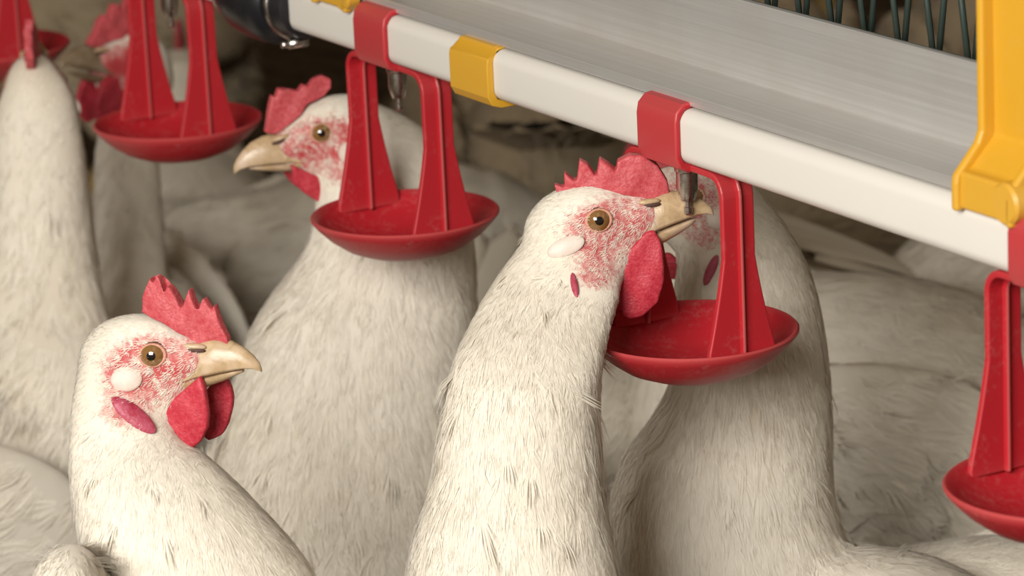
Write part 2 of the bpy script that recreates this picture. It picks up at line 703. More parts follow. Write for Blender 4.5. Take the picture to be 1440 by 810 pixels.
def nipple(s, label):
    r = empty('drinker_nipple', L(s, 11, 0))
    tag(r, label, 'nipple', 'steel drinker nipples under the pipe')
    bm = bmesh.new()
    prof = [(0, 2), (4.9, 2), (4.9, -6), (4.3, -6.6), (4.3, -13.5), (3.4, -17), (3.0, -18), (0, -18)]
    lathe(bm, [(a * MM, b * MM) for a, b in prof], 28, LFR)
    autosmooth(link('nipple_body', bm_mesh('nipple_body', bm), MAT['steel'], r), 30)
    bm = bmesh.new()
    prof = [(0, -17.5), (1.3, -17.5), (1.3, -20.5), (1.75, -21), (1.75, -23.4), (1.2, -24), (0, -24)]
    lathe(bm, [(a * MM, b * MM) for a, b in prof], 20, LFR)
    autosmooth(link('trigger_pin', bm_mesh('trigger_pin', bm), MAT['steel'], r), 30)


CUPS = [
    (-714, (0, 0), 'red drip cup cut by the top left corner, behind the comb of a hen'),
    (-476, (0, 0), 'red drip cup left of the black coupling, with an empty round bowl'),
    (-238, (0, 0), 'red drip cup in front of the hen that faces left'),
    (0, (0, 0), 'red drip cup under the beak of the drinking hen'),
    (238, (0, 0), 'red drip cup nearest the viewer, cut by the right edge of the photo'),
]
for c in CUPS: drip_cup(*c)
NIPS = [(-714, 'steel drinker nipple at the far end, over the cut-off red cup'),
        (-476, 'steel drinker nipple over the cup left of the black coupling'),
        (-238, 'steel drinker nipple over the cup in front of the left-facing hen'),
        (0, 'steel drinker nipple touched by the beak of the drinking hen'),
        (238, 'steel drinker nipple over the nearest cup at the right edge')]
for c in NIPS: nipple(*c)


# yellow clip around pipe and flange
def yellow_clip(s0, s1, label):
    r = fixroot('pipe_clip', (s0 + s1) / 2)
    tag(r, label, 'clip')
    bm = bmesh.new()
    prof = [(-3.2, 2), (-3.2, 16), (-2.6, 18.5), (1.0, 20.6), (2.6, 22.9), (16, 22.95), (16, 22.2), (5.5, 22.1), (2.2, 21.2), (-.1, 17),
            (-.1, 4.5), (1.4, 1.0), (5, -.3), (17, -.3), (21, 1.2), (22.1, 5), (22.1, 12), (24.2, 12), (24.2, 3), (22.6, -.6), (18.5, -2.6), (3, -3.0), (-1.2, -1.6)]
    prism(bm, prof, s0, s1)
    o = link('clip_band', bm_mesh('clip_band', bm), MAT['yellow'], r, smooth=False, origin=r.location)
    autosmooth(o, 28); bevel(o, .0008, 3, 40)
    bm = bmesh.new()
    prism(bm, [(2.3, 22.2), (2.3, 23.2), (6, 23.2), (6, 22.2)], s0 + 2, s1 - 2)
    link('clip_rib', bm_mesh('clip_rib', bm), MAT['yellow'], r, smooth=False, origin=r.location)


yellow_clip(-163.5, -131, 'yellow plastic clip around the white pipe between two red cups')


# yellow hanger bracket
def hanger(s0, label):
    s1 = s0 + 34
    r = fixroot('hanger_bracket', s0 + 17)
    tag(r, label, 'bracket', 'yellow hanger brackets on the rail')
    og = r.location
    # back plate, shelf and box as one bent sheet
    bm = bmesh.new()
    prof = [(12.5, 150), (12.5, 44), (2, 33.5), (-2, 33), (-2.4, 20), (2.8, 20), (3.2, 28.6), (14.2, 28.6), (15.0, 44), (15.0, 150)]
    prism(bm, prof, s0 + 2, s1)
    o = link('bracket_plate', bm_mesh('plate', bm), MAT['yellow'], r, smooth=False, origin=og); bevel(o, .0012, 3)
    # raised rims left and right
    for a in (s0, s1 - 3.6):
        bm = bmesh.new()
        prof = [(7.5, 150), (7.2, 46), (5.5, 42), (-3.6, 32.0), (-4.2, 29), (-4.2, 19), (-.2, 19), (.8, 29), (13.6, 40), (14.6, 150)]
        prism(bm, prof, a, a + 3.6)
        o = link('side_rim', bm_mesh('rim', bm), MAT['yellow'], r, smooth=False, origin=og); bevel(o, .0014, 3)
    # rounded lug beside the box
    bm = bmesh.new()
    fr = sframe(s1 - 4, 3, 27) @ Matrix.Rotation(PI / 2, 4, 'X')
    lathe(bm, [(0, 0), (6.3 * MM, 0), (7.5 * MM, 1 * MM), (7.5 * MM, 6 * MM), (6.5 * MM, 7.2 * MM), (0, 7.2 * MM)], 24, fr)
    autosmooth(link('lug', bm_mesh('lug', bm), MAT['yellow'], r, origin=og), 30)


hanger(194, 'tall yellow plastic hanger bracket in front of the rail at the right edge')
hanger(-290, 'yellow plastic bracket foot at the top edge, just above the clip of a red cup')


# ------------------------------------------------------------------ hens
RNG = np.random.RandomState(11)


def head_frame(eye_mid, phi, eps, roll=0.0):
    x = Vector((math.cos(rad(phi)) * math.cos(rad(eps)), math.sin(rad(phi)) * math.cos(rad(eps)), math.sin(rad(eps))))
    y = UZ.cross(x).normalized()
    z = x.cross(y).normalized()
    R = Matrix((x, y, z)).transposed()
    R = R @ Matrix.Rotation(rad(roll), 3, 'X')
    m = (R * MM).to_4x4()
    m.translation = eye_mid
    return m


SKULL = [((-7, 0, 0), (24, 15.5, 17)), ((13, 0, -2.6), (14.2, 10.6, 11.2)), ((-1, 0, -12), (19, 12.5, 14)), ((-13, 0, -10), (21, 16, 19))]


def trans(M_, c):
    m = M_.copy(); m.translation = M_ @ Vector(c)
    return m


def sag(M_, u, v, yoff=0.0):
    """picture position carried onto the head's own sagittal plane -> local (x, z) mm"""
    inv = M_.inverted()
    a = inv @ CAM
    b = (inv.to_3x3() @ ray(u, v))
    t = (yoff - a.y) / b.y
    p = a + b * t
    return p.x, p.z


def flap(M_, outline, y0, thick, name, voxel=.0007, base=None, bend=None, smooth=5):
    """fleshy flat organ: outline [(x,z)] mm in the head frame, grown to a rounded solid"""
    bm = bmesh.new()
    a = [bm.verts.new((x, -thick, z)) for x, z in outline]
    b = [bm.verts.new((x, thick, z)) for x, z in outline]
    k = len(a)
    for i in range(k): bm.faces.new((a[i], a[(i + 1) % k], b[(i + 1) % k], b[i]))
    fa = bm.faces.new(a[::-1]); fb = bm.faces.new(b)
    bmesh.ops.triangulate(bm, faces=[fa, fb])
    me = remesh(bm, voxel * 1000, smooth, name)
    V = verts_np(me).astype(np.float64)
    if base is not None:                 # thicker root
        (bx, bz, rr, gain) = base
        f = np.clip(1 - np.hypot(V[:, 0] - bx, (V[:, 2] - bz)) / rr, 0, 1)
        V[:, 1] *= 1 + gain * f
    ph = RNG.rand() * 6
    V[:, 1] += .5 * np.sin(V[:, 0] * .45 + ph) * np.sin(V[:, 2] * .35 + ph)
    if bend is not None: V[:, 1] += bend(V[:, 0], V[:, 2])
    V[:, 1] += y0
    A = np.array(M_)
    W = V @ A[:3, :3].T + A[:3, 3]
    me.vertices.foreach_set('co', W.astype(np.float32).ravel())
    me.update()
    return me


COMB_GENERIC = [(-10, 14), (-15, 20), (-16, 26), (-12, 28), (-8, 25), (-6, 32), (-2, 34), (1, 27), (4, 33), (7, 34), (9, 26), (13, 30), (15, 29), (17, 21), (20, 23), (22, 20), (25, 12), (28, 6), (24, 4), (12, 10), (0, 13)]
WATTLE_GENERIC = [(8, -10), (16, -9), (21, -14), (23, -24), (20, -34), (14, -38), (8, -35), (5, -26), (5, -16)]


def beak_mesh(M_, upper, gape=0.0, sc=1.0):
    # sc thickens the lower half
    up = [(9, 9.6, -7.6, -9.4), (15, 9.1, -6.0, -9.4), (19, 8.2, 1.5, -9.2), (23, 7.4, 5.4, -8.8), (28, 6.4, 5.4, -8.2), (34, 5.0, 3.8, -7.6), (38.5, 3.7, 1.0, -7.2), (42, 2.4, -2.2, -7.6), (44, 1.4, -5.0, -8.6), (44.6, .6, -7.0, -9.2)]
    lo = [(8, 8.6, -9.2, -14), (15, 8.2, -9.0, -14.2), (22, 6.4, -8.8, -13.2), (29, 4.6, -8.0, -11.4), (34, 3.0, -7.6, -9.8), (37, 1.2, -7.7, -8.8)]
    bm = bmesh.new()
    rings = []
    R = Matrix.Translation((10, 0, -9)) @ Matrix.Rotation(rad(gape), 4, 'Y') @ Matrix.Translation((-10, 0, 9)) if not upper else Matrix()
    for x, w, zt, zb in (up if upper else lo):
        ring = []
        if not upper: zb = zt - (zt - zb) * sc
        h = zt - zb
        for k in range(20):
            a = 2 * PI * k / 20
            c, s = math.cos(a), math.sin(a)
            if upper:
                yy = w * math.copysign(abs(c) ** .85, c)
                zz = zb + h * (.16 + .84 * max(0, s) ** .9) if s >= 0 else zb + h * .16 * (1 + s)
                yy *= 1 if s < 0 else (1 - .12 * s)
            else:
                yy = w * math.copysign(abs(c) ** .85, c)
                zz = zt - h * .14 - h * .86 * max(0, -s) if s <= 0 else zt - h * .14 * (1 - s)
            ring.append(M_ @ (R @ Vector((x, yy, zz))))
        rings.append(ring)
    loft(bm, rings)
    return bm_mesh('beak', bm)


def eye_mesh(M_, c, nrm, r):
    """eyeball with pupil and iris facing nrm (all head-local mm)"""
    q = Vector(nrm).to_track_quat('Z', 'Y').to_matrix().to_4x4()
    q.translation = Vector(c)
    bm = bmesh.new()
    prof = []
    angs = [0, 9, 17.5, 18.5, 28, 38, 47, 49, 56, 75, 90, 120, 150, 180]
    for a in angs: prof.append((r * math.sin(rad(a)), r * math.cos(rad(a))))
    lathe(bm, prof, 36, M_ @ q)
    bm.faces.ensure_lookup_table()
    inv = (M_ @ q).inverted()
    for f in bm.faces:
        p = inv @ f.calc_center_median()
        a = math.degrees(math.acos(max(-1, min(1, p.z / max(p.length, 1e-9)))))
        f.material_index = 0 if a < 18 else (1 if a < 48 else 2)
        f.smooth = True
    return bm_mesh('eye', bm)


def lid_mesh(M_, c, nrm, r):
    q = Vector(nrm).to_track_quat('Z', 'Y').to_matrix().to_4x4()
    q.translation = Vector(c)
    bm = bmesh.new()
    n, k = 40, 10
    g = [[None] * k for _ in range(n)]
    for i in range(n):
        a = 2 * PI * i / n
        for j in range(k):
            b = 2 * PI * j / k
            rr = 4.75 + .75 * math.cos(b)
            g[i][j] = bm.verts.new((M_ @ q) @ Vector((rr * math.cos(a) * 1.02, rr * math.sin(a) * .87, 2.9 + .75 * math.sin(b))))
    for i in range(n):
        for j in range(k):
            bm.faces.new((g[i][j], g[(i + 1) % n][j], g[(i + 1) % n][(j + 1) % k], g[i][(j + 1) % k]))
    return bm_mesh('eyelid', bm)


def slices(bm, rows, seg=36):
    """rows (v, uL, uR, d, depth ratio): level cross-sections that span uL..uR in the picture"""
    rings = []
    fh = Vector((0, 1, 0))
    for v, a, b, d, k in rows:
        c = P((a + b) / 2, v, d)
        hw = (b - a) / 2 / FPX * d
        rings.append([c + XC * (hw * math.cos(2 * PI * i / seg)) + fh * (hw * k * math.sin(2 * PI * i / seg)) for i in range(seg)])
    loft(bm, rings)


def ringpath(bm, pts, seg=28):
    """pts (x,y,z,r_side,r_up) metres: plain tube with elliptical sections in a hen's own upright plane"""
    rings = []
    for i, p in enumerate(pts):
        a = Vector(pts[max(i - 1, 0)][:3]); b = Vector(pts[min(i + 1, len(pts) - 1)][:3])
        t = (b - a).normalized()
        side = Vector((0, 1, 0)); side = (side - t * side.dot(t)).normalized()
        up = t.cross(side)
        c = Vector(p[:3])
        rings.append([c + side * (p[3] * math.cos(2 * PI * k / seg)) + up * (p[4] * math.sin(2 * PI * k / seg)) for k in range(seg)])
    loft(bm, rings)


BODY = [((0, 0, 0), (.125, .080, .083)), ((.062, 0, -.004), (.083, .074, .083)), ((-.09, 0, .018), (.085, .056, .058))]


def body_frame(c, phi, pitch=0.0):
    m = Matrix.Rotation(rad(phi), 4, 'Z') @ Matrix.Rotation(rad(-pitch), 4, 'Y')
    m.translation = Vector(c)
    return m


def feather_blades(B, roots, name):
    """long flight feathers: roots = [(base, dir, up, length, width)], each a cambered rounded blade"""
    bm = bmesh.new()
    for base, d, up, ln, w in roots:
        d = Vector(d).normalized(); up = Vector(up); up = (up - d * up.dot(d)).normalized()
        s = d.cross(up)
        rows = []
        N_ = 9
        for i in range(N_ + 1):
            t = i / N_
            ww = w * min(1, .35 + 2.2 * t) * (1 - max(0, (t - .72) / .28) ** 2.2 * .93)
            c = Vector(base) + d * (ln * t) - up * (ln * .10 * t * t)
            rows.append([bm.verts.new(B @ (c + s * (ww * a) + up * (-.18 * w * a * a + b))) for a, b in
                         ((-1, 0), (-.5, 0), (0, .0007), (.5, 0), (1, 0))])
            rows[-1] += [bm.verts.new(B @ (c + s * (ww * a * .96) + up * (-.18 * w * a * a - .0009))) for a in (1, .5, 0, -.5, -1)]
        for r0, r1 in zip(rows, rows[1:]):
            for k in range(10): bm.faces.new((r0[k], r0[(k + 1) % 10], r1[(k + 1) % 10], r1[k]))
        bm.faces.new(rows[0]); bm.faces.new(rows[-1])
    return bm_mesh(name, bm)


def tail_mesh(B, drop=0.0):
    ro = []
    for i in range(11):
        a = rad(-42 + 84 * i / 10)
        ro.append(((-.145, .012 * math.sin(a), .040 + .006 * (i % 2)), (-math.cos(a) * .80, math.sin(a) * .62, .52 - drop - .12 * abs(math.sin(a))), (.4, 0, 1), .105, .013))
    return feather_blades(B, ro, 'tail')


def wing_mesh(B, sg, spread=0.0):
    bm = bmesh.new()
    m = B @ Matrix.Translation((-.018, sg * .076, .012)) @ Matrix.Rotation(rad(sg * 9), 4, 'Z') @ Matrix.Rotation(rad(12), 4, 'Y')
    ellipsoid(bm, m, (.088, .014, .052), 28)
    me1 = bm_mesh('w', bm)
    ro = []
    for i in range(9):
        t = i / 8
        ro.append(((-.045 - .02 * t, sg * (.082 - .004 * t), .034 - .066 * t), (-1, -sg * .10 + sg * spread * t, -.20 - .30 * t), (0, sg, .25), .100 - .028 * t, .0125))
    for i in range(7):
        t = i / 6
        ro.append(((.0 - .012 * t, sg * .086, .036 - .062 * t), (-1, -sg * .02, -.24 - .1 * t), (0, sg, .25), .062, .0125))
    me2 = feather_blades(B, ro, 'wing')
    bm = bmesh.new(); bm.from_mesh(me1); bm.from_mesh(me2)
    bpy.data.meshes.remove(me1); bpy.data.meshes.remove(me2)
    return bm_mesh('wing', bm)


def leg_mesh(hip, foot, phi, ankle_back=.03):
    bm = bmesh.new()
    hip, foot = Vector(hip), Vector(foot)
    f = Vector((math.cos(rad(phi)), math.sin(rad(phi)), 0)); s = Vector((-f.y, f.x, 0))
    hock = foot.lerp(hip, .55) - f * ankle_back
    tube(bm, [hip, hock.lerp(hip, .5) + f * .004, hock, foot + UZ * .02, foot + UZ * .008], [.016, .011, .0075, .0062, .007], 12)
    for a in (-32, 0, 32, 180):
        d = (f * math.cos(rad(a)) + s * math.sin(rad(a)))
        ln = .055 if a != 180 else .024
        tube(bm, [foot + UZ * .008, foot + d * ln * .5 + UZ * .008, foot + d * ln * .9 + UZ * .005, foot + d * ln * 1.12 + UZ * .001], [.006, .0048, .0036, .001], 8)
    return bm_mesh('leg', bm)


def plumage(me_body, M_, B, n_clump, barbs, name, seed, vis=None, neck_z=None, scale=1.0, fw=1.0, bristle=False):
    """wispy feather tips lying on the body: fans of thin barbs following the lie of the feathers"""
    rng = np.random.RandomState(seed)
    V = verts_np(me_body).astype(np.float64)
    me_body.calc_loop_triangles()
    tri = np.empty(len(me_body.loop_triangles) * 3, dtype=np.int32)
    me_body.loop_triangles.foreach_get('vertices', tri)
    tri = tri.reshape(-1, 3)
    N = np.empty(len(V) * 3, dtype=np.float32)
    me_body.vertices.foreach_get('normal', N)
    N = N.reshape(-1, 3).astype(np.float64)
    face = np.zeros(len(V)); me_body.attributes['face'].data.foreach_get('value', f32 := np.zeros(len(V), np.float32)); face[:] = f32
    A, Bv, C = V[tri[:, 0]], V[tri[:, 1]], V[tri[:, 2]]
    cen = (A + Bv + C) / 3
    ar = np.linalg.norm(np.cross(Bv - A, C - A), axis=1) * .5
    inv = np.array(M_.inverted())
    Hc = np.array(M_.translation)
    dh = np.linalg.norm(cen - Hc, axis=1)
    wgt = ar * np.where(dh < .04, 3.5, np.where(dh < .09, 1.8, 1.0))
    if vis is not None: wgt = wgt * np.where(cen[:, 2] < vis, .12, 1.0)
    wgt = wgt * np.where(face[tri].mean(1) > .3, .10, 1.0)
    if bristle: wgt = ar * np.clip(face[tri].mean(1) - .25, 0, .5)
    wgt /= wgt.sum()
    idx = rng.choice(len(tri), n_clump, p=wgt)
    r1, r2 = np.sqrt(rng.rand(n_clump)), rng.rand(n_clump)
    wa, wb, wc = 1 - r1, r1 * (1 - r2), r1 * r2
    def interp(X):
        if X.ndim == 1: return wa * X[tri[idx, 0]] + wb * X[tri[idx, 1]] + wc * X[tri[idx, 2]]
        return wa[:, None] * X[tri[idx, 0]] + wb[:, None] * X[tri[idx, 1]] + wc[:, None] * X[tri[idx, 2]]
    p = interp(V); nr = interp(N); nr /= np.linalg.norm(nr, axis=1)[:, None]
    fc = interp(face)
    # lie of the feathers
    xh = np.array(M_.to_3x3().col[0]); xh = xh / np.linalg.norm(xh)
    zh = np.array(M_.to_3x3().col[2]); zh = zh / np.linalg.norm(zh)
    xb = np.array(B.to_3x3().col[0]); bc = np.array(B.translation)
    d_h = np.linalg.norm(p - Hc, axis=1)
    wh = np.clip(1 - (d_h - .018) / .03, 0, 1)[:, None]
    loc = (p - bc)
    along = loc @ xb
    ztop = loc[:, 2]
    wn = (np.clip((ztop - .03) / .07, 0, 1) * np.clip((along + .02) / .06, 0, 1))[:, None]
    body_dir = -xb * 1.0 + np.array([0, 0, -.25])
    breast = np.clip((along - .03) / .08, 0, 1)[:, None]
    body_dir = body_dir * (1 - breast) + np.array([0, 0, -1.0]) * breast + -xb * .2 * breast
    toaxis = Hc + (-xh * .03 - zh * .02)
    neck_dir = np.array([0, 0, -1.0]) - xb * .12
    fl = wn * neck_dir + (1 - wn) * body_dir
    fl = (1 - wh) * fl + wh * (-xh * 1.0 - zh * .35)
    fl += rng.normal(0, .16, fl.shape)
    fl -= nr * (fl * nr).sum(1)[:, None]
    fl /= np.linalg.norm(fl, axis=1)[:, None] + 1e-9
    sd = np.cross(fl, nr)
    hfac = np.clip((d_h - .022) / .06, 0, 1)
    bfac = np.clip(1 - wn[:, 0], 0, 1) * np.clip((d_h - .08) / .08, 0, 1)
    Ln = (.0032 + .0135 * hfac + .010 * bfac) * rng.uniform(.65, 1.35, n_clump) * scale
    Ln = np.where(fc > .4, .0026 * rng.uniform(.6, 1.4, n_clump), Ln)
    fan = (.0006 + .0018 * hfac + .0052 * bfac) * scale
    fan = np.where(fc > .4, .0020, fan)
    lift = (.004 + .016 * rng.rand(n_clump) ** 2 + (rng.rand(n_clump) < .006) * .10)
    if bristle:
        Ln = .0032 * rng.uniform(.5, 1.5, n_clump)
        lift = rng.uniform(.10, .30, n_clump)
        fan = np.full(n_clump, .0011)
    m = barbs
    a = np.linspace(-1, 1, m)[None, :] + rng.normal(0, .12, (n_clump, m))
    lj = Ln[:, None] * (1 - .35 * a * a) * rng.uniform(.8, 1.15, (n_clump, m))
    # lay each tuft along the curve of the body
    bvt = BVHTree.FromPolygons([Vector(x) for x in V], [tuple(int(i) for i in f) for f in tri])
    cm, ct, nm, nt = p + fl * (Ln * .55)[:, None], p + fl * Ln[:, None], nr.copy(), nr.copy()
    if not bristle:
        for arr, nar in ((cm, nm), (ct, nt)):
            for i in range(n_clump):
                co, no, _, dd = bvt.find_nearest(Vector(arr[i]))
                if co is not None and dd < .008:
                    arr[i] = co
                    if no.dot(Vector(nr[i])) > .3: nar[i] = no
    off = (.00025 + .00025 * hfac + .0003 * bfac)
    if bristle: off = off * 0
    k = (lj / Ln[:, None])[..., None]
    lat = sd[:, None, :] * (a * fan[:, None])[..., None]
    up = (Ln * lift)[:, None, None] * rng.uniform(.5, 1.6, (n_clump, m, 1))
    jit = off[:, None, None] * rng.uniform(.3, 1.3, (n_clump, m, 1))
    root = p[:, None, :] + lat * .35 - nr[:, None, :] * .0001
    mid = root + (cm - p)[:, None, :] * k + lat * .45 + nm[:, None, :] * (jit + up)
    tip = root + (ct - p)[:, None, :] * k + lat * .75 + nt[:, None, :] * (jit * .7 + up * 1.5)
    bw = (.00014 + .00010 * hfac + .00018 * bfac)[:, None, None] * scale * fw * rng.uniform(.7, 1.3, (n_clump, m, 1))
    bw = np.where(fc[:, None, None] > .4, .00009, bw)
    if bristle: bw = bw * 0 + .00010
    sw = sd[:, None, :] * bw
    v = np.stack([root - sw * .8, root + sw * .8, mid + sw, mid - sw, tip], axis=2).reshape(-1, 3)
    nb = n_clump * m
    b0 = (np.arange(nb) * 5)[:, None]
    quads = b0 + np.array([0, 1, 2, 3])
    tris = np.concatenate([b0 + np.array([3, 2, 4]), ], 1)
    me = bpy.data.meshes.new(name)
    me.vertices.add(len(v)); me.vertices.foreach_set('co', v.astype(np.float32).ravel())
    li = np.concatenate([quads.ravel(), tris.ravel()]).astype(np.int32)
    me.loops.add(len(li)); me.loops.foreach_set('vertex_index', li)
    me.polygons.add(2 * nb)
    st = np.concatenate([np.arange(nb) * 4, nb * 4 + np.arange(nb) * 3]).astype(np.int32)
    tt = np.concatenate([np.full(nb, 4), np.full(nb, 3)]).astype(np.int32)
    me.polygons.foreach_set('loop_start', st); me.polygons.foreach_set('loop_total', tt)
    me.update(calc_edges=True)
    wob = fl[:, None, :] * rng.normal(.05, .05, (n_clump, m, 1)) + sd[:, None, :] * rng.normal(0, .08, (n_clump, m, 1))
    e1 = np.ones((1, m, 1))
    cn = np.stack([nr[:, None, :] * e1 + wob, nr[:, None, :] * e1 + wob, nm[:, None, :] * e1 + wob, nm[:, None, :] * e1 + wob, nt[:, None, :] * e1 + wob], axis=2)
    cn = (cn / np.linalg.norm(cn, axis=-1, keepdims=True)).reshape(-1, 3)
    me.polygons.foreach_set('use_smooth', [True] * len(me.polygons))
    me.normals_split_custom_set_from_vertices(cn.astype(np.float32))
    at = me.attributes.new('tint', 'FLOAT', 'POINT')
    tn = np.repeat(np.clip(rng.rand(n_clump)[:, None] * .6 + rng.rand(n_clump, m) * .4, 0, 1).ravel(), 5)
    at.data.foreach_set('value', tn.astype(np.float32))
    return me


def face_attr(me, M_, amount=1.0, redness=.5):
    V = verts_np(me).astype(np.float64)
    inv = np.array(M_.inverted())
    q = V @ inv[:3, :3].T + inv[:3, 3]
    x, y, z = q[:, 0], np.abs(q[:, 1]), q[:, 2]
    def ell(cx, cz, rx, rz, ang=0.0):
        c, s = math.cos(rad(ang)), math.sin(rad(ang))
        dx, dz = x - cx, z - cz
        return np.hypot((dx * c + dz * s) / rx, (-dx * s + dz * c) / rz)
    e1 = ell(6, -3, 22, 14, -12)
    e2 = ell(-4, -14, 14, 13, 0)
    f = np.maximum(np.clip(1.6 - 1.15 * e1, 0, 1), np.clip(1.35 - 1.1 * e2, 0, 1) * .8)
    f *= np.clip((y - 1.5) / 3.5, 0, 1)
    f = np.maximum(f, np.clip((x - 14) / 6, 0, 1) * np.clip((12 - z) / 4, 0, 1))
    f *= np.clip((44 - np.linalg.norm(q, axis=1)) / 14, 0, 1)
    at = me.attributes.new('face', 'FLOAT', 'POINT')
    at.data.foreach_set('value', (f * amount).astype(np.float32))
    eye = np.clip(1 - np.abs(np.hypot(x, z) - 7.5) / 4.5, 0, 1)
    lore = np.clip(1 - ell(12, -4, 11, 8), 0, 1) * 1.3
    r = np.clip(np.maximum(eye, lore) * redness * 1.6, 0, 1)
    at = me.attributes.new('red', 'FLOAT', 'POINT')
    at.data.foreach_set('value', r.astype(np.float32))


def hen(label, group, M_, B, build, voxel=.0026, iters=9, comb=None, wattle=None, near=0, lobe=None, purple=None, eye_px=None, gape=0.0,
        clumps=3000, barbs=12, feet=None, face=1.0, redness=.5, vis=None, seed=1, comb_thick=2.0, sc=1.0, ex=None, wing_spread=0.0, pfw=1.0, drop=0.0, bk='beak'):
    root = empty('hen', (B.translation.x, B.translation.y, 0))
    tag(root, label, 'hen', group)
    og = root.location.copy()
    bm = bmesh.new()
    for c, r in SKULL:
        ellipsoid(bm, trans(M_, c), r)
    for c, r in BODY:
        ellipsoid(bm, B @ Matrix.Translation(c), r, 32)
    build(bm)
    me = remesh(bm, voxel, iters, 'hen_body')
    face_attr(me, M_, face, redness)
    bvh_v = [Vector(v.co) for v in me.vertices]
    bvh = BVHTree.FromPolygons(bvh_v, [tuple(p.vertices) for p in me.polygons])
    inv = M_.inverted()
    pl = plumage(me, M_, B, clumps, barbs, 'plumage', seed, vis, fw=pfw)
    me_keep = me.copy()
    body = link('body', me, MAT['skin_body'], root, origin=og)
    link('plumage', pl, MAT['plumage'], root, origin=og)

    if clumps > 4400:
        link('bristles', plumage(me_keep, M_, B, 700, 3, 'bristles', seed + 9, bristle=True), MAT['plumage'], root, origin=og)

    def surf(x, z, sg):
        """surface point of the head's side at local (x, z)"""
        o = M_ @ Vector((x, sg * 40, z)); d = (M_.to_3x3() @ Vector((0, -sg, 0))).normalized()
        h = bvh.ray_cast(o, d)
        if h[0] is None: return Vector((x, sg * 13, z)), Vector((0, sg, 0))
        return inv @ h[0], (inv.to_3x3() @ h[1]).normalized()
    # eyes
    ez = (0.0, 0.0)
    if eye_px is not None:
        hh = bvh.ray_cast(CAM, ray(*eye_px))
        if hh[0] is not None:
            q = inv @ hh[0]; ez = (q.x, q.z)
    for sg in (-1, 1):
        q, n = surf(ez[0], ez[1], sg)
        nn = (n + Vector((.12, sg * .9, .06))).normalized()
        c = q - nn * 3.0
        e = link('eye', eye_mesh(M_, c, nn, 5.5), [MAT['pupil'], MAT['iris'], MAT['eyewhite']], root, origin=og)
        link('eyelid', lid_mesh(M_, c, nn, 5.3), MAT['lid'], e, origin=og)
    # beak
    ub = link('upper_beak', beak_mesh(M_, True), MAT[bk], root, origin=og); autosmooth(ub, 60)
    lb = link('lower_beak', beak_mesh(M_, False, gape, sc), MAT[bk], root, origin=og); autosmooth(lb, 60)
    for sg in (-1, 1):
        bm = bmesh.new()
        ellipsoid(bm, M_ @ Matrix.Translation((22.5, sg * 6.4, 2.6)) @ Matrix.Rotation(rad(12), 4, 'Y') @ Matrix.Rotation(rad(-sg * 14), 4, 'Z'), (3.4, .9, .9), 12)
        link('nostril', bm_mesh('nostril', bm), MAT['nostril'], ub, origin=og)
        bm = bmesh.new()
        ellipsoid(bm, M_ @ Matrix.Translation((21.5, sg * 5.7, 3.9)) @ Matrix.Rotation(rad(12), 4, 'Y') @ Matrix.Rotation(rad(-sg * 14), 4, 'Z'), (4.6, 1.5, 1.35), 14)
        link('nostril_fold', bm_mesh('nostril_fold', bm), MAT['beak'], ub, origin=og)
    # comb
    co = [sag(M_, u, v) for u, v in comb] if comb is not None else COMB_GENERIC
    cm = flap(M_, co, 0, comb_thick, 'comb', .0005, base=(8, 10, 22, 1.2), smooth=3)
    link('comb', cm, MAT['comb'], root, origin=og)
    # wattles
    for sg in (-1, 1):
        wl = WATTLE_GENERIC
        if wattle is not None:
            px = wattle[0] if sg == near else wattle[1]
            if px is not None: wl = [sag(M_, u, v, sg * 8) for u, v in px]
            elif wattle[0] is not None: wl = [sag(M_, u, v, near * 8) for u, v in wattle[0]]
        wm = flap(M_, wl, sg * 7.5, 1.9, 'wattle', .0009, bend=lambda X, Z, sg=sg: sg * (1.2 - .004 * (Z + 24) ** 2))
        link('wattle', wm, MAT['wattle'], root, origin=og)
    # ear lobes
    def lobe_at(x, z, sg, rx, rz, ry, ang, mat, name):
        q, n = surf(x, z, sg)
        R = Matrix.Translation(q + n * (ry * .12)) @ Vector((0, sg, 0)).rotation_difference(n).to_matrix().to_4x4() @ Matrix.Rotation(rad(ang), 4, 'Y')
        bm = bmesh.new(); ellipsoid(bm, M_ @ R, (rx, ry, rz), 24)
        link(name, bm_mesh(name, bm), mat, root, origin=og)
    for sg in (-1, 1):
        for spec, mat, nm, dflt in ((lobe, MAT['lobe'], 'ear_lobe', (-11, -9, 5.5, 4.6, 1.9, 0)), (purple, MAT['purple'], 'ear_flap', (-8, -21, 8, 2.6, 2.2, 45))):
            if spec is not None:
                u, v, rx, rz, ry, ang = spec
                hh = bvh.ray_cast(CAM, ray(u, v))
                q = inv @ hh[0] if hh[0] is not None else Vector((dflt[0], 0, dflt[1]))
                lobe_at(q.x, q.z, sg, rx, rz, ry, ang, mat, nm)
            else:
                x, z, rx, rz, ry, ang = dflt
                lobe_at(x, z, sg, rx, rz, ry, ang, mat, nm)
    # tail, wings, legs
    link('tail', tail_mesh(B, drop), MAT['plumage'], root, origin=og)
    for sg in (-1, 1):
        wm = wing_mesh(B, sg, wing_spread)
        wm.attributes.new('face', 'FLOAT', 'POINT')
        wp = plumage(wm, M_, B, max(900, clumps // 8), barbs, 'wing_down', seed + 5 + sg, None, fw=pfw)
        wo = link('wing', wm, MAT['plumage'], root, origin=og)
        link('wing_down', wp, MAT['plumage'], wo, origin=og)
    phi = math.degrees(math.atan2(B[1][0], B[0][0]))
    for sg in (-1, 1):
        hip = B @ Vector((.0, sg * .042, -.06))
        ft = Vector((hip.x, hip.y, 0)) + Vector((math.cos(rad(phi)), math.sin(rad(phi)), 0)) * .012
        link('leg', leg_mesh(hip, ft, phi, min(.03, hip.z * .3)), MAT['leg'], root, origin=og)
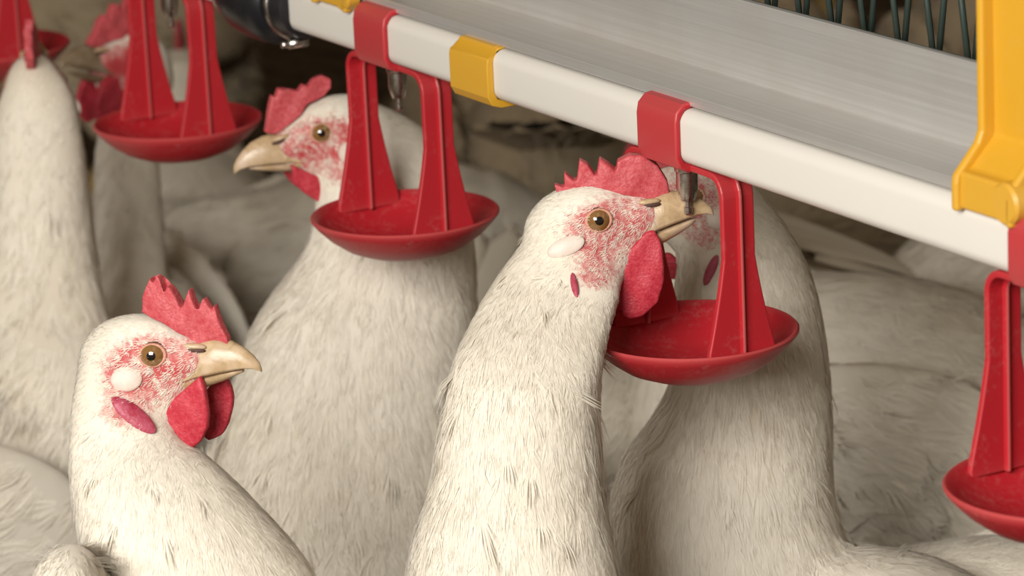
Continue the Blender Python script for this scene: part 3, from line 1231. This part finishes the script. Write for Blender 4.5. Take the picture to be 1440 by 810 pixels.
    return root


def eye_centre(u, v, d):
    return P(u, v, d)


# ---- hen in the left foreground, looking right
D1 = 1.45
M1 = head_frame(P(214, 500, D1 + .012), -21, 7, 0)
B1 = body_frame((-0.162, 1.29, 0.193), 80)


def build1(bm):
    slices(bm, [(478, 140, 205, D1 + .012, .8), (500, 119, 212, D1 + .012, .85), (540, 103, 226, D1 + .012, .85), (580, 98, 234, D1 + .01, .85), (615, 95, 255, D1 + .008, .85),
                (645, 95, 292, D1 + .004, .85), (680, 98, 330, D1, .85), (720, 103, 368, D1 - .002, .85), (760, 111, 404, D1 - .004, .85),
                (810, 126, 444, D1 - .006, .85), (860, 136, 462, D1 - .01, .85), (930, 150, 450, D1 - .015, .85), (990, 200, 400, D1 - .02, .8)])
    ellipsoid(bm, Matrix.Translation(P(96, 835, D1 - .05)), (.0145, .03, .017))


hen('white hen in the left foreground looking right, red comb and pale beak in sharp focus', 'white hens', M1, B1, build1, comb=[
    (203, 437), (203.5, 416.5), (208.8, 400), (213.5, 389), (217, 397), (219, 408), (222, 387), (226, 389), (230, 402), (234.6, 415), (237.5, 400), (243, 403), (250, 416), (256.5, 431), (262, 427), (264.7, 415), (268, 404), (272.5, 416), (279, 431),
    (282.6, 436), (285.8, 420), (288.7, 418), (294.7, 429), (299, 435), (302.6, 427), (306, 436), (309, 447), (314.4, 459), (322, 474), (324, 486), (309, 492), (290, 492), (265, 470), (235, 452)],
    wattle=([(282, 528), (290, 545), (295, 575), (294, 600), (284, 620), (268, 633), (250, 627), (238, 607), (234, 580), (245, 560), (262, 545)],
            [(300, 535), (318, 528), (326, 545), (327, 570), (322, 595), (312, 612), (295, 619), (285, 612), (285, 580), (290, 550)]),
    near=-1, lobe=(178, 533, 6.0, 4.8, 1.4, 0), purple=(188, 584, 10.5, 3.8, 1.7, 44), eye_px=(214, 500), clumps=9000, barbs=12, vis=.26, seed=21, redness=.55, drop=.8, voxel=.0022, iters=12)

# ---- hen in the middle drinking from the nipple
D3 = 1.502
M3 = head_frame(P(842, 310, D3 + .0125), -2, 12, 0)
B3 = body_frame((0.022, 1.345, 0.195), 100)


def build3(bm):
    d = D3
    slices(bm, [(318, 768, 845, d + .006, .8), (350, 727, 868, d + .011, .7), (390, 696, 880, d + .008, .68), (430, 671, 872, d - .001, .68), (480, 647, 857, d - .015, .72), (530, 632, 845, d - .026, .8), (580, 621, 841, d - .027, .85),
                (640, 611, 847, d - .027, .85), (680, 606, 849, d - .027, .85), (710, 597, 853, d - .027, .85), (740, 585, 857, d - .028, .82), (775, 576, 864, d - .028, .8), (820, 568, 873, d - .028, .8), (880, 566, 880, d - .03, .85), (960, 600, 870, d - .03, .85), (1010, 640, 830, d - .03, .8)])


hen('white hen at the centre stretching up to peck the nipple, large red wattle', 'white hens', M3, B3, build3, comb=[
    (768, 305), (765, 296), (772, 275), (785, 277), (779, 258), (794, 262), (793, 240), (805, 250), (811, 252), (815, 222), (827, 230), (838, 247), (843, 221), (855, 228), (866, 238), (868, 225), (885, 216), (905, 217), (925, 232), (938, 252), (944, 280), (930, 290), (905, 278), (880, 272), (850, 270), (815, 280)],
    wattle=([(908, 325), (920, 322), (930, 340), (934, 370), (934, 395), (925, 425), (905, 444), (885, 448), (862, 435), (846, 412), (845, 392), (862, 372), (885, 350)], None),
    near=-1, lobe=(796, 347, 7.8, 3.7, 1.2, -8), purple=(808, 402, 1.5, 6, 1.5, 8), eye_px=(842, 310), gape=1.5, sc=1.35, clumps=10000, barbs=12, vis=.26, seed=33, redness=.35, drop=.9, voxel=.0022, iters=12, comb_thick=2.3)

# ---- hen behind the second cup looking left
D2 = 1.80
M2 = head_frame(P(452, 187, D2), 180 + 18, -7, 0)
B2 = body_frame((-0.062, 1.812, 0.165), 260)


def build2(bm):
    d = D2
    slices(bm, [(150, 470, 545, d + .005, .8), (175, 455, 590, d + .005, .8), (210, 448, 628, d + .005, .75), (260, 445, 652, d + .005, .75), (310, 440, 664, d + .004, .75), (350, 430, 668, d, .78), (390, 402, 670, d, .8), (430, 370, 672, d - .002, .8), (480, 345, 674, d - .004, .8),
                (550, 322, 676, d - .006, .8), (640, 302, 682, d - .008, .8), (730, 288, 690, d - .008, .8), (820, 280, 695, d - .008, .8), (920, 300, 690, d, .8), (990, 350, 650, d, .7)])


hen('white hen behind a red cup looking left, pale beak and amber eye', 'white hens', M2, B2, build2, comb=[
    (372, 186), (375, 160), (381, 133), (386, 136), (390, 124), (396, 123), (402, 135), (412, 126), (419, 127), (425, 118), (432, 120), (440, 110), (452, 105), (464, 110), (464, 122), (455, 133), (442, 140), (430, 145), (420, 160), (400, 178), (385, 188)],
    wattle=([(408, 230), (412, 255), (425, 270), (445, 283), (465, 287), (480, 285), (470, 262), (450, 248), (425, 238)], None),
    near=1, lobe=(492, 215, 5.5, 5.5, 2.5, 0), eye_px=(452, 187), clumps=9000, barbs=12, vis=.13, seed=45, redness=.6, voxel=.0025, iters=11)

# ---- hen behind the third cup
D4 = 1.63
M4 = head_frame(P(967, 266, D4), 180 + 6, 4, 0)
B4 = body_frame((0.205, 1.585, 0.138), 180)


def build4(bm):
    d = D4
    slices(bm, [(270, 985, 1070, d, .8), (300, 972, 1096, d, .8), (340, 955, 1122, d, .75), (380, 949, 1141, d, .75), (430, 945, 1154, d, .78), (480, 945, 1162, d, .8), (540, 944, 1168, d, .85), (590, 920, 1170, d, .85), (640, 878, 1170, d, .85),
                (700, 857, 1172, d, .85), (760, 856, 1190, d, .85), (820, 876, 1215, d, .85), (900, 900, 1230, d, .8), (980, 950, 1200, d, .7)])
    ellipsoid(bm, Matrix.Translation(P(1255, 880, d - .01)) @ Matrix.Rotation(rad(12), 4, 'Y'), (.055, .05, .030), 32)


hen('white hen behind the cup of the drinking hen, facing left with its beak hidden', 'white hens', M4, B4, build4, near=1, wattle=([(930, 372), (950, 368), (962, 378), (960, 390), (945, 393), (932, 390)], None),
    purple=(1000, 380, 2.2, 7, 1.6, -20), clumps=9000, barbs=12, vis=.19, seed=57, redness=.35, face=.85, voxel=.0025, iters=11)

# ---- hen at the far left, seen from the back
D5 = 1.96
M5 = head_frame(P(48, 116, D5 + .01), 93, 22, 0)
B5 = body_frame((-0.315, 1.83, 0.175), 35)


def build5(bm):
    d = D5
    slices(bm, [(98, 20, 82, d, .8), (118, 6, 98, d, .9), (150, -6, 110, d, .9), (220, -12, 122, d, .9), (300, -15, 130, d, .9), (380, -20, 140, d, .9), (440, -30, 152, d - .01, .85), (500, -75, 172, d - .02, .8), (560, -110, 186, d - .02, .75), (640, -135, 194, d - .02, .7), (760, -140, 190, d - .02, .7), (860, -100, 150, d, .6)])


hen('white hen at the far left edge seen from behind with its neck stretched up', 'white hens', M5, B5, build5, clumps=4500, barbs=10, vis=.1, seed=66, drop=.8, voxel=.003, pfw=1.2)

# ---- hen behind it with raised beak
D6 = 2.12
M6 = head_frame(P(176, 84, D6), 180 + 42, 16, 0)
B6 = body_frame((-0.262, 2.13, 0.165), 300)


def build6(bm):
    d = D6
    slices(bm, [(90, 165, 215, d + .015, .8), (130, 150, 218, d + .015, .8), (190, 134, 222, d + .015, .8), (240, 130, 226, d + .012, .8), (300, 130, 230, d + .01, .8), (360, 132, 234, d + .01, .8), (430, 130, 240, d, .8), (520, 110, 270, d, .8), (620, 90, 290, d, .8), (720, 90, 290, d, .7)])


hen('hen with raised brownish beak and red wattles half hidden behind a red cup', 'white hens', M6, B6, build6, clumps=3000, barbs=9, vis=.1, seed=77, redness=.9, voxel=.003, gape=6, pfw=1.3, bk='beak_brown')


# ---- flock behind: two postures, each copied with all its parts
def proto(label, head, neck, seed, bz):
    Bm = body_frame((0, 0, bz), 0, 4)
    hx, hz, eps = head
    Mm = head_frame(Vector((hx, 0, hz)), 0, eps)

    def bld(bm): ringpath(bm, neck)
    return hen(label, 'flock behind', Mm, Bm, bld, voxel=.0036, iters=8, clumps=3200, barbs=9, seed=seed, pfw=1.5, wing_spread=.25 if seed < 103 else .5)


def copy_tree(o, parent=None):
    c = o.copy()
    COL.objects.link(c)
    if parent is not None: c.parent = parent
    for ch in list(o.children): copy_tree(ch, c)
    return c


NECK_UP = [(.06, 0, .19, .06, .065), (.095, 0, .245, .050, .055), (.118, 0, .30, .038, .040), (.128, 0, .35, .030, .031), (.133, 0, .395, .024, .025), (.138, 0, .41, .018, .02)]
NECK_DOWN = [(.06, 0, .19, .062, .065), (.115, 0, .205, .05, .052), (.155, 0, .19, .038, .038), (.185, 0, .155, .030, .030), (.205, 0, .12, .023, .024), (.215, 0, .105, .017, .018)]
NECK_LOW = [(.06, 0, .11, .06, .065), (.09, 0, .15, .046, .050), (.10, 0, .185, .034, .036), (.102, 0, .21, .024, .025), (.106, 0, .222, .018, .02)]
pa = proto('x', (.118, .215, 0), NECK_LOW, 101, .095)
pb = proto('x', (.232, .095, -48), NECK_DOWN, 102, .185)
NECK_MID = [(.06, 0, .19, .06, .065), (.088, 0, .235, .048, .052), (.10, 0, .275, .036, .038), (.104, 0, .30, .026, .027), (.108, 0, .312, .018, .02)]
pc = proto('x', (.120, .306, 0), NECK_MID, 103, .185)
FLOCK = [
    # posture, u, d of the body centre, heading, scale, label
    ('b', 490, 2.42, 8, .82, 'blurred hen\'s body behind the beak of the left-facing hen, dark shade below it'),
    ('a', 252, 2.66, 90, 1.0, 'small pale hen resting far back, seen between the arms of a red cup'),
    ('b', 755, 2.60, 95, 1.0, 'dim tan-white hen under the pipe right of the yellow clip'),
    ('b', 900, 2.05, 58, .88, 'white hen\'s body seen between the drinking hen and the hen behind the cup'),
    ('b', 1385, 2.40, 3, 1.0, 'brownish white hen\'s back just under the pipe at the right'),
    ('c', 1245, 1.95, 150, 1.0, 'white hen with loose wing feathers at the right, left of the nearest red cup'),
    ('b', 1640, 2.16, 15, 1.0, 'white hen with raised tail behind the arm of the nearest red cup'),
    ('b', 1035, 2.74, 92, 1.0, 'beige hen behind the left part of the green wire mesh'),
    ('b', 1225, 3.45, 80, 1.0, 'beige hen farthest behind the middle of the green wire mesh'),
    ('b', 1425, 2.70, 92, 1.0, 'beige hen behind the green wire mesh beside the yellow bracket'),
    ('b', 75, 3.10, 150, 1.0, 'grey-beige hen at the top left behind the raised-beak hen'),
]
for i, (po, u, d, ph, sc, lb) in enumerate(FLOCK):
    src = {'a': pa, 'b': pb, 'c': pc}[po]
    first = src.get('used') is None
    if first:
        o = src; src['used'] = 1
    else:
        o = copy_tree(src)
    hz = .11 if po == 'a' else .185
    vv = 405 - (hz - (P(u, 405, d)).z) / (YC.z * d / FPX)
    c = P(u, vv, d)
    o.location = (c.x, c.y, 0)
    o.rotation_euler = (0, 0, rad(ph))
    o.scale = (sc, sc, sc if sc < .9 else 1)
    o['label'] = lb
    if any(w in lb for w in ('tan-white', 'brownish', 'beige')):
        for ch in o.children_recursive:
            for sl in ch.material_slots:
                if sl.material in (MAT['plumage'], MAT['skin_body']):
                    mm = MAT['plumage_tan'] if sl.material == MAT['plumage'] else MAT['skin_tan']
                    sl.link = 'OBJECT'
                    sl.material = mm
    o['group'] = 'flock of hens behind the drinker line'
for o in bpy.data.objects:
    if 'used' in o: del o['used']
